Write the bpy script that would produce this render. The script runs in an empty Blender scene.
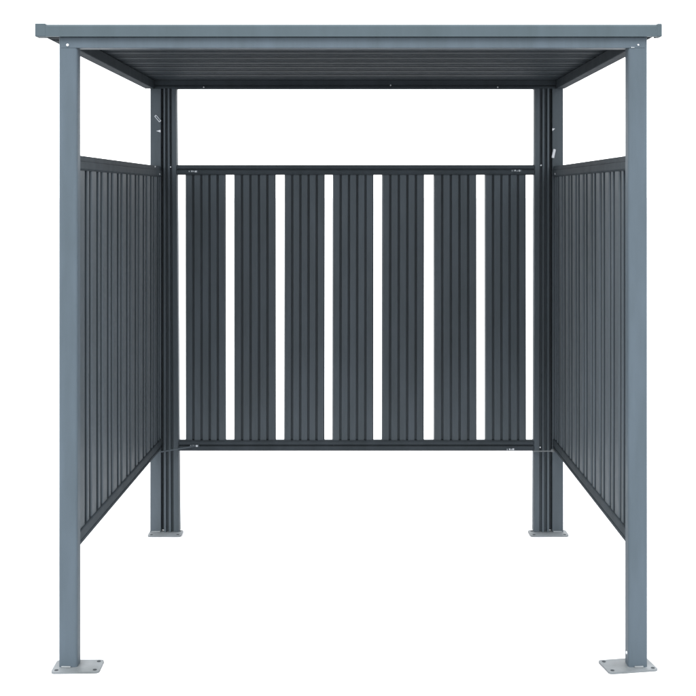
import bpy, bmesh, math, random
from mathutils import Vector, Matrix
random.seed(7)
scene = bpy.context.scene
col = scene.collection

# ------------------------------------------------------------------ camera
cam_d = bpy.data.cameras.new('camera')
cam = bpy.data.objects.new('camera', cam_d)
col.objects.link(cam)
cam.location = (0.0, -4.0, 1.55)
cam.rotation_euler = (math.radians(90), 0, 0)
cam_d.sensor_width = 36
cam_d.lens = 36 * 1224 / 696
cam_d.shift_x = -12 / 696
cam_d.shift_y = -153 / 696
cam_d.clip_start = 0.05
cam_d.clip_end = 2000
scene.camera = cam

# ------------------------------------------------------------------ sky, sun, exposure
SUN_EL, SUN_AZ = 50, -7        # high in front of the shelter, a little to the left
SKY_FRONT, SKY_BACK, SKY_TOP, SKY_SIDES = 1.25, 1.2, 1.0, 2.0
world = bpy.data.worlds.new('World')
scene.world = world
world.use_nodes = True
nt = world.node_tree
nt.nodes.clear()
out = nt.nodes.new('ShaderNodeOutputWorld')
bg = nt.nodes.new('ShaderNodeBackground')
tc = nt.nodes.new('ShaderNodeTexCoord')
sep = nt.nodes.new('ShaderNodeSeparateXYZ')
nt.links.new(tc.outputs['Generated'], sep.inputs[0])
# white sky, levels set by direction to light floor and interior, dimmer overhead
side = nt.nodes.new('ShaderNodeValToRGB')
side.color_ramp.elements[0].position = 0.35
side.color_ramp.elements[0].color = (SKY_FRONT * 0.94, SKY_FRONT * 0.98, SKY_FRONT, 1)
side.color_ramp.elements[1].position = 0.75
side.color_ramp.elements[1].color = (SKY_BACK * 0.98, SKY_BACK * 0.99, SKY_BACK, 1)
m1 = nt.nodes.new('ShaderNodeMapRange')
for i_, v_ in ((1, -1.0), (2, 1.0), (3, 0.0), (4, 1.0)):
    m1.inputs[i_].default_value = v_
nt.links.new(sep.outputs['Y'], m1.inputs[0])
nt.links.new(m1.outputs[0], side.inputs[0])
up = nt.nodes.new('ShaderNodeMapRange')
up.interpolation_type = 'SMOOTHSTEP'
for i_, v_ in ((1, 0.45), (2, 0.9), (3, 0.0), (4, 1.0)):
    up.inputs[i_].default_value = v_
nt.links.new(sep.outputs['Z'], up.inputs[0])
mix = nt.nodes.new('ShaderNodeMix')
mix.data_type = 'RGBA'
nt.links.new(up.outputs[0], mix.inputs['Factor'])
nt.links.new(side.outputs[0], mix.inputs[6])
mix.inputs[7].default_value = (SKY_TOP * 0.93, SKY_TOP * 0.98, SKY_TOP, 1)
# added glow at both sides of the sky, to brighten the side walls
ab = nt.nodes.new('ShaderNodeMath')
ab.operation = 'ABSOLUTE'
nt.links.new(sep.outputs['X'], ab.inputs[0])
lob = nt.nodes.new('ShaderNodeMapRange')
lob.interpolation_type = 'SMOOTHSTEP'
for i_, v_ in ((1, 0.35), (2, 0.85), (3, 1.0), (4, SKY_SIDES)):
    lob.inputs[i_].default_value = v_
nt.links.new(ab.outputs[0], lob.inputs[0])
mul = nt.nodes.new('ShaderNodeVectorMath')
mul.operation = 'SCALE'
nt.links.new(mix.outputs[2], mul.inputs[0])
nt.links.new(lob.outputs[0], mul.inputs['Scale'])
nt.links.new(mul.outputs[0], bg.inputs[0])
bg.inputs[1].default_value = 1.0
nt.links.new(bg.outputs[0], out.inputs[0])

sun_d = bpy.data.lights.new('sun', 'SUN')
sun_d.energy = 2.0
sun_d.angle = math.radians(30)
sun_d.color = (1.0, 0.985, 0.965)
sun = bpy.data.objects.new('sun', sun_d)
col.objects.link(sun)
_el, _az = math.radians(SUN_EL), math.radians(SUN_AZ)
_dir = Vector((math.sin(_az) * math.cos(_el), -math.cos(_az) * math.cos(_el), math.sin(_el)))
sun.rotation_euler = _dir.to_track_quat('Z', 'Y').to_euler()
sun.location = _dir * 8

vs = scene.view_settings
vs.view_transform = 'Standard'
vs.look = 'None'
vs.exposure = 1.5
vs.gamma = 1.0
vs.use_curve_mapping = False
scene.cycles.max_bounces = 6


# ------------------------------------------------------------------ materials
def paint(name, base, rough=0.45, spec=0.3, var=0.12, metal=0.0, bump=0.03, streak=True, piece=0.0):
    m = bpy.data.materials.new(name)
    m.use_nodes = True
    t = m.node_tree
    b = t.nodes['Principled BSDF']
    b.inputs['Roughness'].default_value = rough
    b.inputs['Specular IOR Level'].default_value = spec
    b.inputs['Metallic'].default_value = metal
    co = t.nodes.new('ShaderNodeTexCoord')
    mp = t.nodes.new('ShaderNodeMapping')
    mp.inputs['Scale'].default_value = (14, 14, 2.2) if streak else (9, 9, 9)
    n1 = t.nodes.new('ShaderNodeTexNoise')
    n1.inputs['Scale'].default_value = 1.0
    n1.inputs['Detail'].default_value = 6
    n1.inputs['Roughness'].default_value = 0.62
    cr = t.nodes.new('ShaderNodeValToRGB')
    lo = tuple(c * (1 - var) for c in base)
    hi = tuple(c * (1 + var) for c in base)
    cr.color_ramp.elements[0].position = 0.3
    cr.color_ramp.elements[0].color = (*lo, 1)
    cr.color_ramp.elements[1].position = 0.72
    cr.color_ramp.elements[1].color = (hi[0], hi[1] * 0.99, hi[2] * 1.02, 1)
    n2 = t.nodes.new('ShaderNodeTexNoise')
    n2.inputs['Scale'].default_value = 420
    n2.inputs['Detail'].default_value = 2
    bp = t.nodes.new('ShaderNodeBump')
    bp.inputs['Strength'].default_value = bump
    bp.inputs['Distance'].default_value = 0.002
    n3 = t.nodes.new('ShaderNodeTexNoise')     # faint unevenness of the gloss
    n3.inputs['Scale'].default_value = 22
    n3.inputs['Detail'].default_value = 4
    mr = t.nodes.new('ShaderNodeMapRange')
    mr.inputs['To Min'].default_value = rough - 0.07
    mr.inputs['To Max'].default_value = rough + 0.1
    L = t.links.new
    L(co.outputs['Object'], mp.inputs[0]); L(mp.outputs[0], n1.inputs['Vector'])
    L(n1.outputs['Fac'], cr.inputs[0])
    if piece:
        oi = t.nodes.new('ShaderNodeObjectInfo')
        pm = t.nodes.new('ShaderNodeMapRange')
        pm.inputs['To Min'].default_value = 1 - piece
        pm.inputs['To Max'].default_value = 1 + piece
        sc = t.nodes.new('ShaderNodeVectorMath')
        sc.operation = 'SCALE'
        L(oi.outputs['Random'], pm.inputs['Value']); L(cr.outputs[0], sc.inputs[0]); L(pm.outputs[0], sc.inputs['Scale'])
        L(sc.outputs[0], b.inputs['Base Color'])
    else:
        L(cr.outputs[0], b.inputs['Base Color'])
    L(co.outputs['Object'], n2.inputs['Vector']); L(n2.outputs['Fac'], bp.inputs['Height'])
    L(bp.outputs[0], b.inputs['Normal'])
    L(co.outputs['Object'], n3.inputs['Vector']); L(n3.outputs['Fac'], mr.inputs['Value'])
    L(mr.outputs[0], b.inputs['Roughness'])
    return m


M_PAINT = paint('anthracite_paint', (0.0370, 0.0485, 0.0580), 0.5, 0.1, 0.13)
M_TRIM = paint('anthracite_fascia_paint', (0.031, 0.042, 0.048), 0.5, 0.1, 0.09)
M_SHEET = paint('anthracite_coil_coat', (0.0345, 0.0425, 0.049), 0.52, 0.13, 0.15, piece=0.09)
M_DECK_SHADE = paint('anthracite_shaded_deck', (0.020, 0.0245, 0.028), 0.65, 0.02, 0.12)  # darkened anthracite: shade under the roof put into the colour of deck and beams
M_RAIL_SHADE = paint('anthracite_shaded_rail', (0.025, 0.030, 0.034), 0.6, 0.02, 0.12)  # darker anthracite copy, roof shade painted into the wall rails
M_ZINC = paint('galvanised_steel', (0.083, 0.091, 0.095), 0.5, 0.2, 0.22, 0.0, 0.05, False)
M_BOLT = paint('bright_zinc', (0.33, 0.345, 0.36), 0.35, 0.5, 0.15, 0.3, 0.0, False)
M_HOLE = paint('dark_hole', (0.022, 0.025, 0.028), 0.8, 0.1, 0.1, 0.0, 0.0, False)
M_LUG = paint('worn_zinc', (0.26, 0.275, 0.29), 0.45, 0.4, 0.4, 0.2, 0.0, False)
M_WHITE = paint('chipped_primer', (0.30, 0.31, 0.325), 0.6, 0.3, 0.2, 0.0, 0.05, False)
M_GROUND = paint('white_floor', (0.47, 0.47, 0.47), 0.9, 0.0, 0.02, 0.0, 0.02, False)


# ------------------------------------------------------------------ mesh helpers
def box(bm, x0, x1, y0, y1, z0, z1, bev=0.0, seg=2, only_vertical=False):
    b = bmesh.new()
    bmesh.ops.create_cube(b, size=1.0)
    for v in b.verts:
        v.co = Vector(((x0 + x1) / 2 + v.co.x * (x1 - x0), (y0 + y1) / 2 + v.co.y * (y1 - y0),
                       (z0 + z1) / 2 + v.co.z * (z1 - z0)))
    if bev:
        ed = [q for q in b.edges if not only_vertical or
              abs((q.verts[0].co - q.verts[1].co).normalized().z) > 0.9]
        bmesh.ops.bevel(b, geom=ed, offset=bev, segments=seg, profile=0.5, affect='EDGES')
    merge(bm, b)


def merge(bm, b):
    me = bpy.data.meshes.new('tmp')
    b.to_mesh(me); b.free()
    bm.from_mesh(me)
    bpy.data.meshes.remove(me)


def prism(bm, pts, a0, a1, fn):
    """closed outline pts swept from a0 to a1; fn(u, v, a) -> xyz"""
    lo = [bm.verts.new(fn(u, v, a0)) for u, v in pts]
    hi = [bm.verts.new(fn(u, v, a1)) for u, v in pts]
    n = len(pts)
    fs = []
    for i in range(n):
        j = (i + 1) % n
        fs.append(bm.faces.new((lo[i], lo[j], hi[j], hi[i])))
    fs.append(bm.faces.new(lo)); fs.append(bm.faces.new(hi))
    bmesh.ops.recalc_face_normals(bm, faces=fs)


def sheet_outline(pts, th):
    """open profile line -> closed outline of a folded sheet, thickness th along +v"""
    return pts + [(u, v + th) for u, v in reversed(pts)]


def folded(name, pts, a0, a1, fn, mat, parent, th=0.0009):
    """open profile line pts swept from a0 to a1 and given the thickness of sheet steel"""
    bm = bmesh.new()
    P = [Vector(p_) for p_ in pts]
    nrm = []
    for i in range(len(P)):
        t = Vector((0, 0))
        if i > 0:
            t += (P[i] - P[i - 1]).normalized()
        if i < len(P) - 1:
            t += (P[i + 1] - P[i]).normalized()
        t = t.normalized() if t.length > 1e-4 else Vector((1, 0))
        nrm.append(Vector((-t.y, t.x)))
    Q = [p_ + n_ * th for p_, n_ in zip(P, nrm)]
    rows = []
    for a in (a0, a1):
        rows.append(([bm.verts.new(fn(q.x, q.y, a)) for q in P], [bm.verts.new(fn(q.x, q.y, a)) for q in Q]))
    (fl, bl), (fh, bh) = rows
    n = len(P)
    for i in range(n - 1):
        bm.faces.new((fl[i], fl[i + 1], fh[i + 1], fh[i]))
        bm.faces.new((bl[i + 1], bl[i], bh[i], bh[i + 1]))
        bm.faces.new((fl[i + 1], fl[i], bl[i], bl[i + 1]))
        bm.faces.new((fh[i], fh[i + 1], bh[i + 1], bh[i]))
    for i in (0, n - 1):
        bm.faces.new((fl[i], fh[i], bh[i], bl[i]))
    bmesh.ops.recalc_face_normals(bm, faces=bm.faces[:])
    return obj(name, bm, mat, parent)


def dovetail(widths, mouths, depth, under, lips, start=0.0, end=1e9, far=None, chamfer=0.0006):
    """ribs with re-entrant grooves between them: (along, inwards) with 0 at the rib face, growing into the groove"""
    pts = []
    u = start
    i = 0
    while u < end - 0.004:
        w, m, lp = widths[i % len(widths)], mouths[i % len(mouths)], lips[i % len(lips)]
        e = min(u + w, end)
        pts += [(u - 0.0006, lp + 0.002), (u, lp), (u + max(0.0008, lp * chamfer), 0.0), (e - 0.0008, 0.0), (e, 0.0006), (e, 0.0014)]
        if e + m >= end - 0.004:
            break
        pts += [(e - under, depth), (e + m + (under if far is None else far), depth)]
        u = e + m
        i += 1
    return pts


def cyl(bm, p, axis, r, h, n=14, taper=1.0):
    b = bmesh.new()
    bmesh.ops.create_cone(b, cap_ends=True, segments=n, radius1=r, radius2=r * taper, depth=h)
    q = Vector((0, 0, 1)).rotation_difference(Vector(axis))
    bmesh.ops.transform(b, matrix=Matrix.Translation(Vector(p)) @ q.to_matrix().to_4x4(), verts=b.verts)
    merge(bm, b)


def rod(bm, p0, p1, r, n=8):
    p0, p1 = Vector(p0), Vector(p1)
    cyl(bm, (p0 + p1) / 2, (p1 - p0).normalized(), r, (p1 - p0).length, n)


def obj(name, bm, mat, parent=None, smooth=False):
    me = bpy.data.meshes.new(name)
    bm.to_mesh(me); bm.free()
    me.materials.append(mat)
    if smooth:
        for p in me.polygons:
            p.use_smooth = True
    o = bpy.data.objects.new(name, me)
    col.objects.link(o)
    if parent is not None:
        o.parent = parent
    return o


NB = bmesh.new

# ------------------------------------------------------------------ the setting
bm = NB()
N = 24
grid = [[bm.verts.new((-600 + 1200 * i / N, -600 + 1200 * j / N, 0)) for j in range(N + 1)] for i in range(N + 1)]
for i in range(N):
    for j in range(N):
        bm.faces.new((grid[i][j], grid[i + 1][j], grid[i + 1][j + 1], grid[i][j + 1]))
g = obj('ground', bm, M_GROUND)
g['kind'] = 'structure'

# ------------------------------------------------------------------ the shelter
root = bpy.data.objects.new('open_shelter', None)
col.objects.link(root)
root['label'] = 'anthracite steel open-fronted shelter with slatted back wall, ribbed side walls and flat roof'
root['category'] = 'shelter'


def put(name, bm, mat, parent=root, label=None, smooth=False):
    o = obj(name, bm, mat, parent, smooth)
    if label:
        o['label'] = label
    return o


def plate(bm, cx, cy, lx, ly, th, rot, r=0.012):
    b = bmesh.new()
    box(b, -lx / 2, lx / 2, -ly / 2, ly / 2, 0, th, r, 4, True)
    bmesh.ops.transform(b, matrix=Matrix.Translation((cx, cy, 0.0008)) @ Matrix.Rotation(rot, 4, 'Z'), verts=b.verts)
    merge(bm, b)


def base_plate(parent, cx, cy, lx, ly, rot, holes):
    bm = NB(); plate(bm, cx, cy, lx, ly, 0.006, rot)
    p = put('base_plate', bm, M_ZINC, parent)
    c, s = math.cos(rot), math.sin(rot)
    for hx, hy in holes:
        bm = NB()
        cyl(bm, (cx + hx * c - hy * s, cy + hx * s + hy * c, 0.0070), (0, 0, 1), 0.0065, 0.0012, 16)
        put('bolt_hole', bm, M_HOLE, parent)
    return p


def screw(parent, p, axis=(0, -1, 0), r=0.005, mat=None):
    bm = NB()
    cyl(bm, p, axis, r, 0.003, 12, 0.75)
    return put('screw', bm, mat or M_BOLT, parent)


def weld(parent, x0, x1, y, z):
    bm = NB()
    pts = 9
    rod(bm, (x0, y, z), (x1, y, z), 0.003, 6)
    for v in bm.verts:
        v.co += Vector((0, random.uniform(-.001, .001), random.uniform(-.001, .001)))
    return put('weld_bead', bm, M_ZINC, parent)


def front_post(x0, x1, y1):
    bm = NB()
    box(bm, x0, x1, 0.0, y1, 0.0055, 2.0655, 0.009, 4, True)
    return put('post', bm, M_PAINT, root, None)


FL = front_post(-0.985, -0.924, 0.052)
FR = front_post(0.877, 0.940, 0.055)
base_plate(FL, -0.925, 0.013, 0.155, 0.104, 0.03, [(0.062, 0.036), (0.062, -0.036), (-0.062, 0.036), (-0.062, -0.036)])
base_plate(FR, 0.880, 0.022, 0.168, 0.108, 0.17, [(-0.068, 0.038), (-0.068, -0.038), (0.07, 0.038), (0.07, -0.04)])
weld(FL, -0.975, -0.945, -0.003, 0.009)
weld(FR, 0.897, 0.925, -0.003, 0.009)
screw(FR, (0.8755, 0.022, 0.046), (-1, 0, 0), 0.006)

# back posts: a square tube with a ribbed corner trim on its inner side
YB = 1.605


def back_post(x0, x1):
    bm = NB()
    box(bm, min(x0, x1), max(x0, x1), YB, YB + 0.055, 0.0055, 2.0385, 0.003, 2, True)
    return put('post', bm, M_SHEET, root)


BL = back_post(-0.961, -0.911)
BR = back_post(0.931, 0.880)
base_plate(BL, -0.888, 1.590, 0.152, 0.090, 0.02, [(-0.06, -0.03), (0.06, -0.03), (0.06, 0.03)])
base_plate(BR, 0.860, 1.592, 0.174, 0.090, 0.02, [(-0.07, -0.03), (0.07, -0.03), (-0.07, 0.03)])
weld(BL, -0.955, -0.915, YB - 0.003, 0.009)
weld(BR, 0.885, 0.925, YB - 0.003, 0.009)


def corner_trim(parent, xi_top, xi_bot, xo):
    """folded sheet from the tube (xo) to the inner edge (xi); widens slightly towards the ground"""
    prof = [(0.0, 0.034), (0.012, 0.034), (0.016, -0.006), (0.026, -0.006), (0.030, 0.012), (0.038, 0.012),
            (0.042, -0.004), (0.052, -0.004), (0.055, 0.014), (0.062, 0.014), (0.066, 0.0), (0.090, 0.0),
            (0.095, 0.006), (0.095, 0.046)]
    w0 = prof[-1][0]
    outl = prof + [(u - 0.0018, v + 0.002) for u, v in reversed(prof)]
    outl = prof + [(0.088, 0.046), (0.0, 0.046)]      # closed at the back
    bm = NB()
    vs_ = []
    for z, xi in ((0.0075, xi_bot), (2.0385, xi_top)):
        k = (xi - xo) / w0
        vs_.append([bm.verts.new((xo + u * k, YB + v, z)) for u, v in outl])
    lo, hi = vs_
    n = len(outl)
    for i in range(n):
        j = (i + 1) % n
        bm.faces.new((lo[i], lo[j], hi[j], hi[i]))
    bm.faces.new(lo); bm.faces.new(hi)
    bmesh.ops.recalc_face_normals(bm, faces=bm.faces)
    return put('corner_trim', bm, M_SHEET, parent)


TL = corner_trim(BL, -0.841, -0.828, -0.9105)
TR = corner_trim(BR, 0.799, 0.795, 0.8795)


# ------------------------------------------------------------------ roof
ZC = 2.076        # ceiling
ZT = 2.1075        # top of the roof edge
XL, XR = -1.0585, 0.9835
YF, YR = -0.016, 1.66
roof = bpy.data.objects.new('roof', None)
# ribbed roof deck: rib line runs left to right, so the profile is drawn in depth
pts = [(u, ZC + v) for u, v in dovetail([0.078, 0.034], [0.029, 0.029], 0.018, 0.009, [0.0075, 0.004], YF + 0.014, YR - 0.014)]
roof = folded('roof', pts, XL + 0.01, XR - 0.01, lambda u, v, a: (a, u, v), M_DECK_SHADE, root)

# roof edge trims
bm = NB()
prof = [(0.0, 2.066), (0.0, 2.099), (0.004, 2.1045), (0.010, ZT - 0.001), (0.030, ZT - 0.001), (0.030, ZT - 0.003),
        (0.011, ZT - 0.003), (0.002, 2.097), (0.002, 2.068), (0.018, 2.068), (0.018, 2.066)]
prism(bm, [(YF + u, v) for u, v in prof], XL + 0.034, XR - 0.016, lambda u, v, a: (a, u, v))
put('fascia', bm, M_TRIM, roof)
for xa, xb in ((XL, XL + 0.0345), (XR - 0.0165, XR)):
    bm = NB()
    box(bm, xa, xb, YF - 0.0015, YF + 0.05, 2.0654, ZT + (0.0018 if xa < 0 else 0.0004), 0.003, 3)
    put('corner_cap', bm, M_TRIM, roof)
for xa, xb in ((XL + 0.003, XL + 0.008), (XR - 0.008, XR - 0.003)):
    bm = NB()
    box(bm, xa, xb, YF + 0.051, YR - 0.002, 2.078, ZT + 0.001, 0.0015, 1)
    put('side_trim', bm, M_TRIM, roof)
bm = NB()
box(bm, XL + 0.009, XR - 0.009, YR - 0.010, YR, 2.078, ZT, 0.0015, 1)
put('rear_trim', bm, M_TRIM, roof)
bm = NB()          # weathering skin on the top of the deck
box(bm, XL + 0.012, XR - 0.012, YF + 0.032, YR - 0.014, ZT - 0.012, ZT - 0.006)
put('roof_cover', bm, M_SHEET, roof)

# beams under the deck
bm = NB()
box(bm, -0.977, 0.931, -0.0012, 0.048, 2.0305, 2.0650, 0.0008, 1)
FB = put('roof_beam', bm, M_PAINT, root)
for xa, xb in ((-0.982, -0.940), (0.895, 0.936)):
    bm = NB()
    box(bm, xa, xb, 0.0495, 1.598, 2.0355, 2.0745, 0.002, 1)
    put('roof_beam', bm, M_DECK_SHADE, root)
bm = NB()
bpro = [(1.600, 2.0365), (1.600, 2.047), (1.606, 2.049), (1.606, 2.054), (1.600, 2.056), (1.600, 2.0745), (1.648, 2.0745), (1.648, 2.0365)]
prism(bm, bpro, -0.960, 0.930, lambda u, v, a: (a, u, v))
BB = put('roof_beam', bm, M_DECK_SHADE, root)
for x, z in ((-0.715, 2.043), (0.14, 2.052), (0.63, 2.043)):
    screw(BB, (x, 1.5995, z), (0, -1, 0), 0.0035)
screw(FB, (-0.955, -0.004, 2.040), (0, -1, 0), 0.005)
# chipped paint at the joint of the right post
bm = NB()
for (x, z, w, h) in ((0.909, 2.0405, 0.007, 0.005), (0.894, 2.0325, 0.006, 0.002), (0.888, 2.0318, 0.004, 0.003)):
    cyl(bm, (x, -0.0030, z), (0, -1, 0), 0.5, 0.0012, 7)
    for v in bm.verts[-14:]:
        d = v.co - Vector((x, v.co.y, z))
        v.co.x = x + d.x * w + random.uniform(-.001, .001)
        v.co.z = z + d.z * h + random.uniform(-.0008, .0008)
put('paint_chip', bm, M_WHITE, FB)


# ------------------------------------------------------------------ rails and wall sheets
def rail_outline(z0, z1):
    """front lip profile of a wall rail in (depth, height): two bands with a groove between them"""
    h = z1 - z0
    return [(0.006, z0), (0.0, z0 + 0.005), (0.0, z0 + 0.46 * h), (0.010, z0 + 0.48 * h), (0.010, z0 + 0.60 * h),
            (0.001, z0 + 0.63 * h), (0.001, z1 - 0.006), (0.007, z1), (0.034, z1), (0.034, z0)]


XA, XB = -0.8395, 0.7985
rails = []
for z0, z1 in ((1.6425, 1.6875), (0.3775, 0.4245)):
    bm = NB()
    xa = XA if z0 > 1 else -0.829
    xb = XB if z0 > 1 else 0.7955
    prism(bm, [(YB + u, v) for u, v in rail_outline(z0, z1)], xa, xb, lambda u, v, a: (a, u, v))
    rails.append(put('rail', bm, M_RAIL_SHADE, root))

# seven back slats, each a folded sheet with five ribs
edges = [(185.3, 225.9), (233.8, 275.8), (283.9, 324.5), (332.2, 373.4), (381.6, 424.0), (433.8, 476.8), (485.0, 526.4)]
YS = YB + 0.012
K = (4 + YS) / 1224


for a, b in edges:
    xa, xb = (a - 360) * K, (b - 360) * K
    w = xb - xa
    gw = 0.0102
    cw = (w - 0.009 - 4 * gw) / 5
    pr = dovetail([cw], [gw], 0.020, 0.005, [0.0014], 0.0045, w - 0.0045)
    pr = [(0.0, 0.013)] + pr + [(w - 0.0045, 0.012), (w, 0.013)]
    lean = random.uniform(-0.0015, 0.0015)
    tw = random.uniform(-0.012, 0.012)         # every slat sits a hair differently
    folded('slat', pr, 0.400, 1.662,
           lambda u, v, z: (xa + u + (lean if z > 1 else 0), YS + v + tw * (u - w / 2) * 2, z), M_SHEET, root)


# side walls: trapezoid sheet between two rails
def side_wall(xf, xb, s, pitch, ph, y0=0.060, y1=1.597):
    """inner face runs from (xf, y0) to (xb, y1); s=+1 when the inside lies towards +X"""
    def X(y):
        return xf + (xb - xf) * (y - y0) / (y1 - y0)
    f = pitch / 0.172
    pr = dovetail([0.068 * f, 0.026 * f], [0.039 * f, 0.039 * f], 0.045, 0.004, [0.0032, 0.0012], y0 + ph, y1, 0.015, 1.0)
    w = folded('side_sheet', pr, 0.405, 1.660, lambda u, v, a: (X(u) - s * (0.007 + v), u, a), M_SHEET, root)
    rs = []
    for z0, z1 in ((1.6325, 1.6815), (0.3855, 0.4335)):
        h = z1 - z0
        o = [(-0.005, z0), (0.0, z0 + 0.006), (0.0, z0 + 0.60 * h), (-0.0035, z0 + 0.63 * h), (-0.0035, z1 - 0.004),
             (-0.006, z1), (-0.036, z1), (-0.036, z0)] if z0 > 1 else [
             (-0.006, z0), (-0.001, z0 + 0.004), (-0.001, z0 + 0.26 * h), (-0.004, z0 + 0.30 * h), (-0.004, z0 + 0.40 * h),
             (0.0, z0 + 0.44 * h), (0.0, z1 - 0.003), (-0.003, z1), (-0.036, z1), (-0.036, z0)]
        _ = [(-0.006, z0), (0.0, z0 + 0.005), (0.0, z0 + 0.50 * h), (-0.006, z0 + 0.53 * h), (-0.006, z0 + 0.64 * h),
             (-0.001, z0 + 0.68 * h), (-0.001, z1 - 0.004), (-0.004, z1), (-0.036, z1), (-0.036, z0)]
        bm = NB()
        lo = [bm.verts.new((X(y0) + s * u, y0 - 0.006, v)) for u, v in o]
        hi = [bm.verts.new((X(y1) + s * u, y1 + 0.004, v)) for u, v in o]
        n = len(o)
        for i in range(n):
            j = (i + 1) % n
            bm.faces.new((lo[i], lo[j], hi[j], hi[i]))
        bm.faces.new(lo); bm.faces.new(hi)
        bmesh.ops.recalc_face_normals(bm, faces=bm.faces)
        rs.append(put('rail', bm, M_RAIL_SHADE, root))
    return w, rs


WL, RL = side_wall(-0.927, -0.907, 1, 0.172, 0.02)
WR, RR = side_wall(0.888, 0.882, -1, 0.168, 0.0)


# ------------------------------------------------------------------ fixings
def px(x, y, Y):
    """where the wall plane at depth Y holds the point measured on the photograph"""
    k = (4 + Y) / 1224
    return ((x - 360) * k, Y, 1.55 + (195 - y) * k)


for x, y in ((170.6, 167.0),):
    q = px(x, y, YB - 0.001); screw(TL, (q[0], q[1], q[2]), r=0.0035)
for x, y in ((541.0, 165.3), (540.2, 447.3)):
    q = px(x, y, YB - 0.001); screw(TR, (q[0], q[1], q[2]), r=0.004)
for par, x, y in ((TL, 170.8, 131), (TR, 541, 130), (TR, 540.8, 470.5)):
    q = px(x, y, YB - 0.0008)
    bm = NB(); cyl(bm, q, (0, -1, 0), 0.003, 0.0016, 12); put('screw_hole', bm, M_HOLE, par)
for par, s, X, y, z in ((RL[0], 1, -0.9070, 1.545, 1.645), (RL[0], 1, -0.909, 1.43, 1.676), (RR[0], -1, 0.8822, 1.53, 1.646)):
    screw(par, (X + s * 0.0005, y, z), (s, 0, 0), 0.004)


# clips holding the back rails: a little plate with three bright screw heads
def rail_clip(parent, x, y, w=12.0):
    q = px(x, y, YB - 0.0015)
    k = (4 + YB) / 1224
    bm = NB()
    box(bm, q[0] - w * k / 2, q[0] + w * k / 2, q[1] - 0.001, q[1] + 0.001, q[2] - 0.0055, q[2] + 0.0055, 0.0009, 1)
    c = put('rail_clip', bm, M_SHEET, parent)
    bm = NB()
    for d, ww, hh in ((-0.40, 0.0032, 0.0026), (-0.13, 0.006, 0.0036), (0.05, 0.0032, 0.0030), (0.26, 0.0085, 0.0042)):
        cx, cz = q[0] + d * w * k, q[2] + random.uniform(-.0015, .0015)
        box(bm, cx - ww / 2, cx + ww / 2, q[1] - 0.0032, q[1] - 0.0011, cz - hh, cz + hh, 0.0008, 1)
    put('clip_lug', bm, M_LUG, c)


rail_clip(rails[0], 193.3, 171.5, 10)
rail_clip(rails[0], 516.5, 170.8, 11)
rail_clip(rails[1], 194.5, 445.8, 9)
rail_clip(rails[1], 510.8, 449.3, 9)

# tie rods across the two lower corners
bm = NB()
rod(bm, (-0.898, 1.52, 0.392), (-0.755, 1.598, 0.402), 0.0036)
put('tie_rod', bm, M_SHEET, rails[1])
bm = NB()
rod(bm, (0.790, 1.594, 0.379), (0.872, 1.55, 0.389), 0.0028)
cyl(bm, (0.874, 1.549, 0.391), (0.8, -0.6, 0), 0.007, 0.012)
put('tie_rod', bm, M_ZINC, rails[1])

# fixing slots and tabs high on the back posts
q = px(157.7, 118.6, YB - 0.0012)
bm = NB()
b2 = bmesh.new(); box(b2, -0.019, 0.019, -0.001, 0.001, -0.0062, 0.0062, 0.003, 2)
bmesh.ops.transform(b2, matrix=Matrix.Translation(q) @ Matrix.Rotation(math.radians(50), 4, 'Y'), verts=b2.verts)
merge(bm, b2)
tab = put('fixing_tab', bm, M_LUG, BL)
bm = NB()
b2 = bmesh.new(); box(b2, -0.014, 0.014, -0.0006, 0.0006, -0.0024, 0.0024, 0.001, 1)
bmesh.ops.transform(b2, matrix=Matrix.Translation((q[0], q[1] - 0.0012, q[2])) @ Matrix.Rotation(math.radians(50), 4, 'Y'), verts=b2.verts)
merge(bm, b2)
put('slot', bm, M_PAINT, tab)
q = px(158.6, 131.2, YB - 0.001)
bm = NB()
k = (4 + YB) / 1224
prism(bm, [(-2.3 * k, 0.2 * k), (1.9 * k, 1.4 * k), (2.0 * k, -1.2 * k)], -0.001, 0.001, lambda u, v, a: (q[0] + u, q[1] + a, q[2] + v))
put('fixing_slot', bm, M_WHITE, BL)
q2 = px(553.6, 129.6, YB - 0.001)
bm = NB()
prism(bm, [(-1.3 * k, 1.2 * k), (1.5 * k, 1.0 * k), (-1.2 * k, -1.3 * k)], -0.001, 0.001, lambda u, v, a: (q2[0] + u, q2[1] + a, q2[2] + v))
put('fixing_slot', bm, M_WHITE, BR)
q3 = px(553.8, 153.5, YB - 0.0012)
bm = NB()
b2 = bmesh.new(); box(b2, -0.0065, 0.0065, -0.001, 0.001, -0.021, 0.021, 0.003, 2)
bmesh.ops.transform(b2, matrix=Matrix.Translation(q3) @ Matrix.Rotation(math.radians(12), 4, 'Y'), verts=b2.verts)
merge(bm, b2)
put('fixing_tab', bm, M_WHITE, BR)
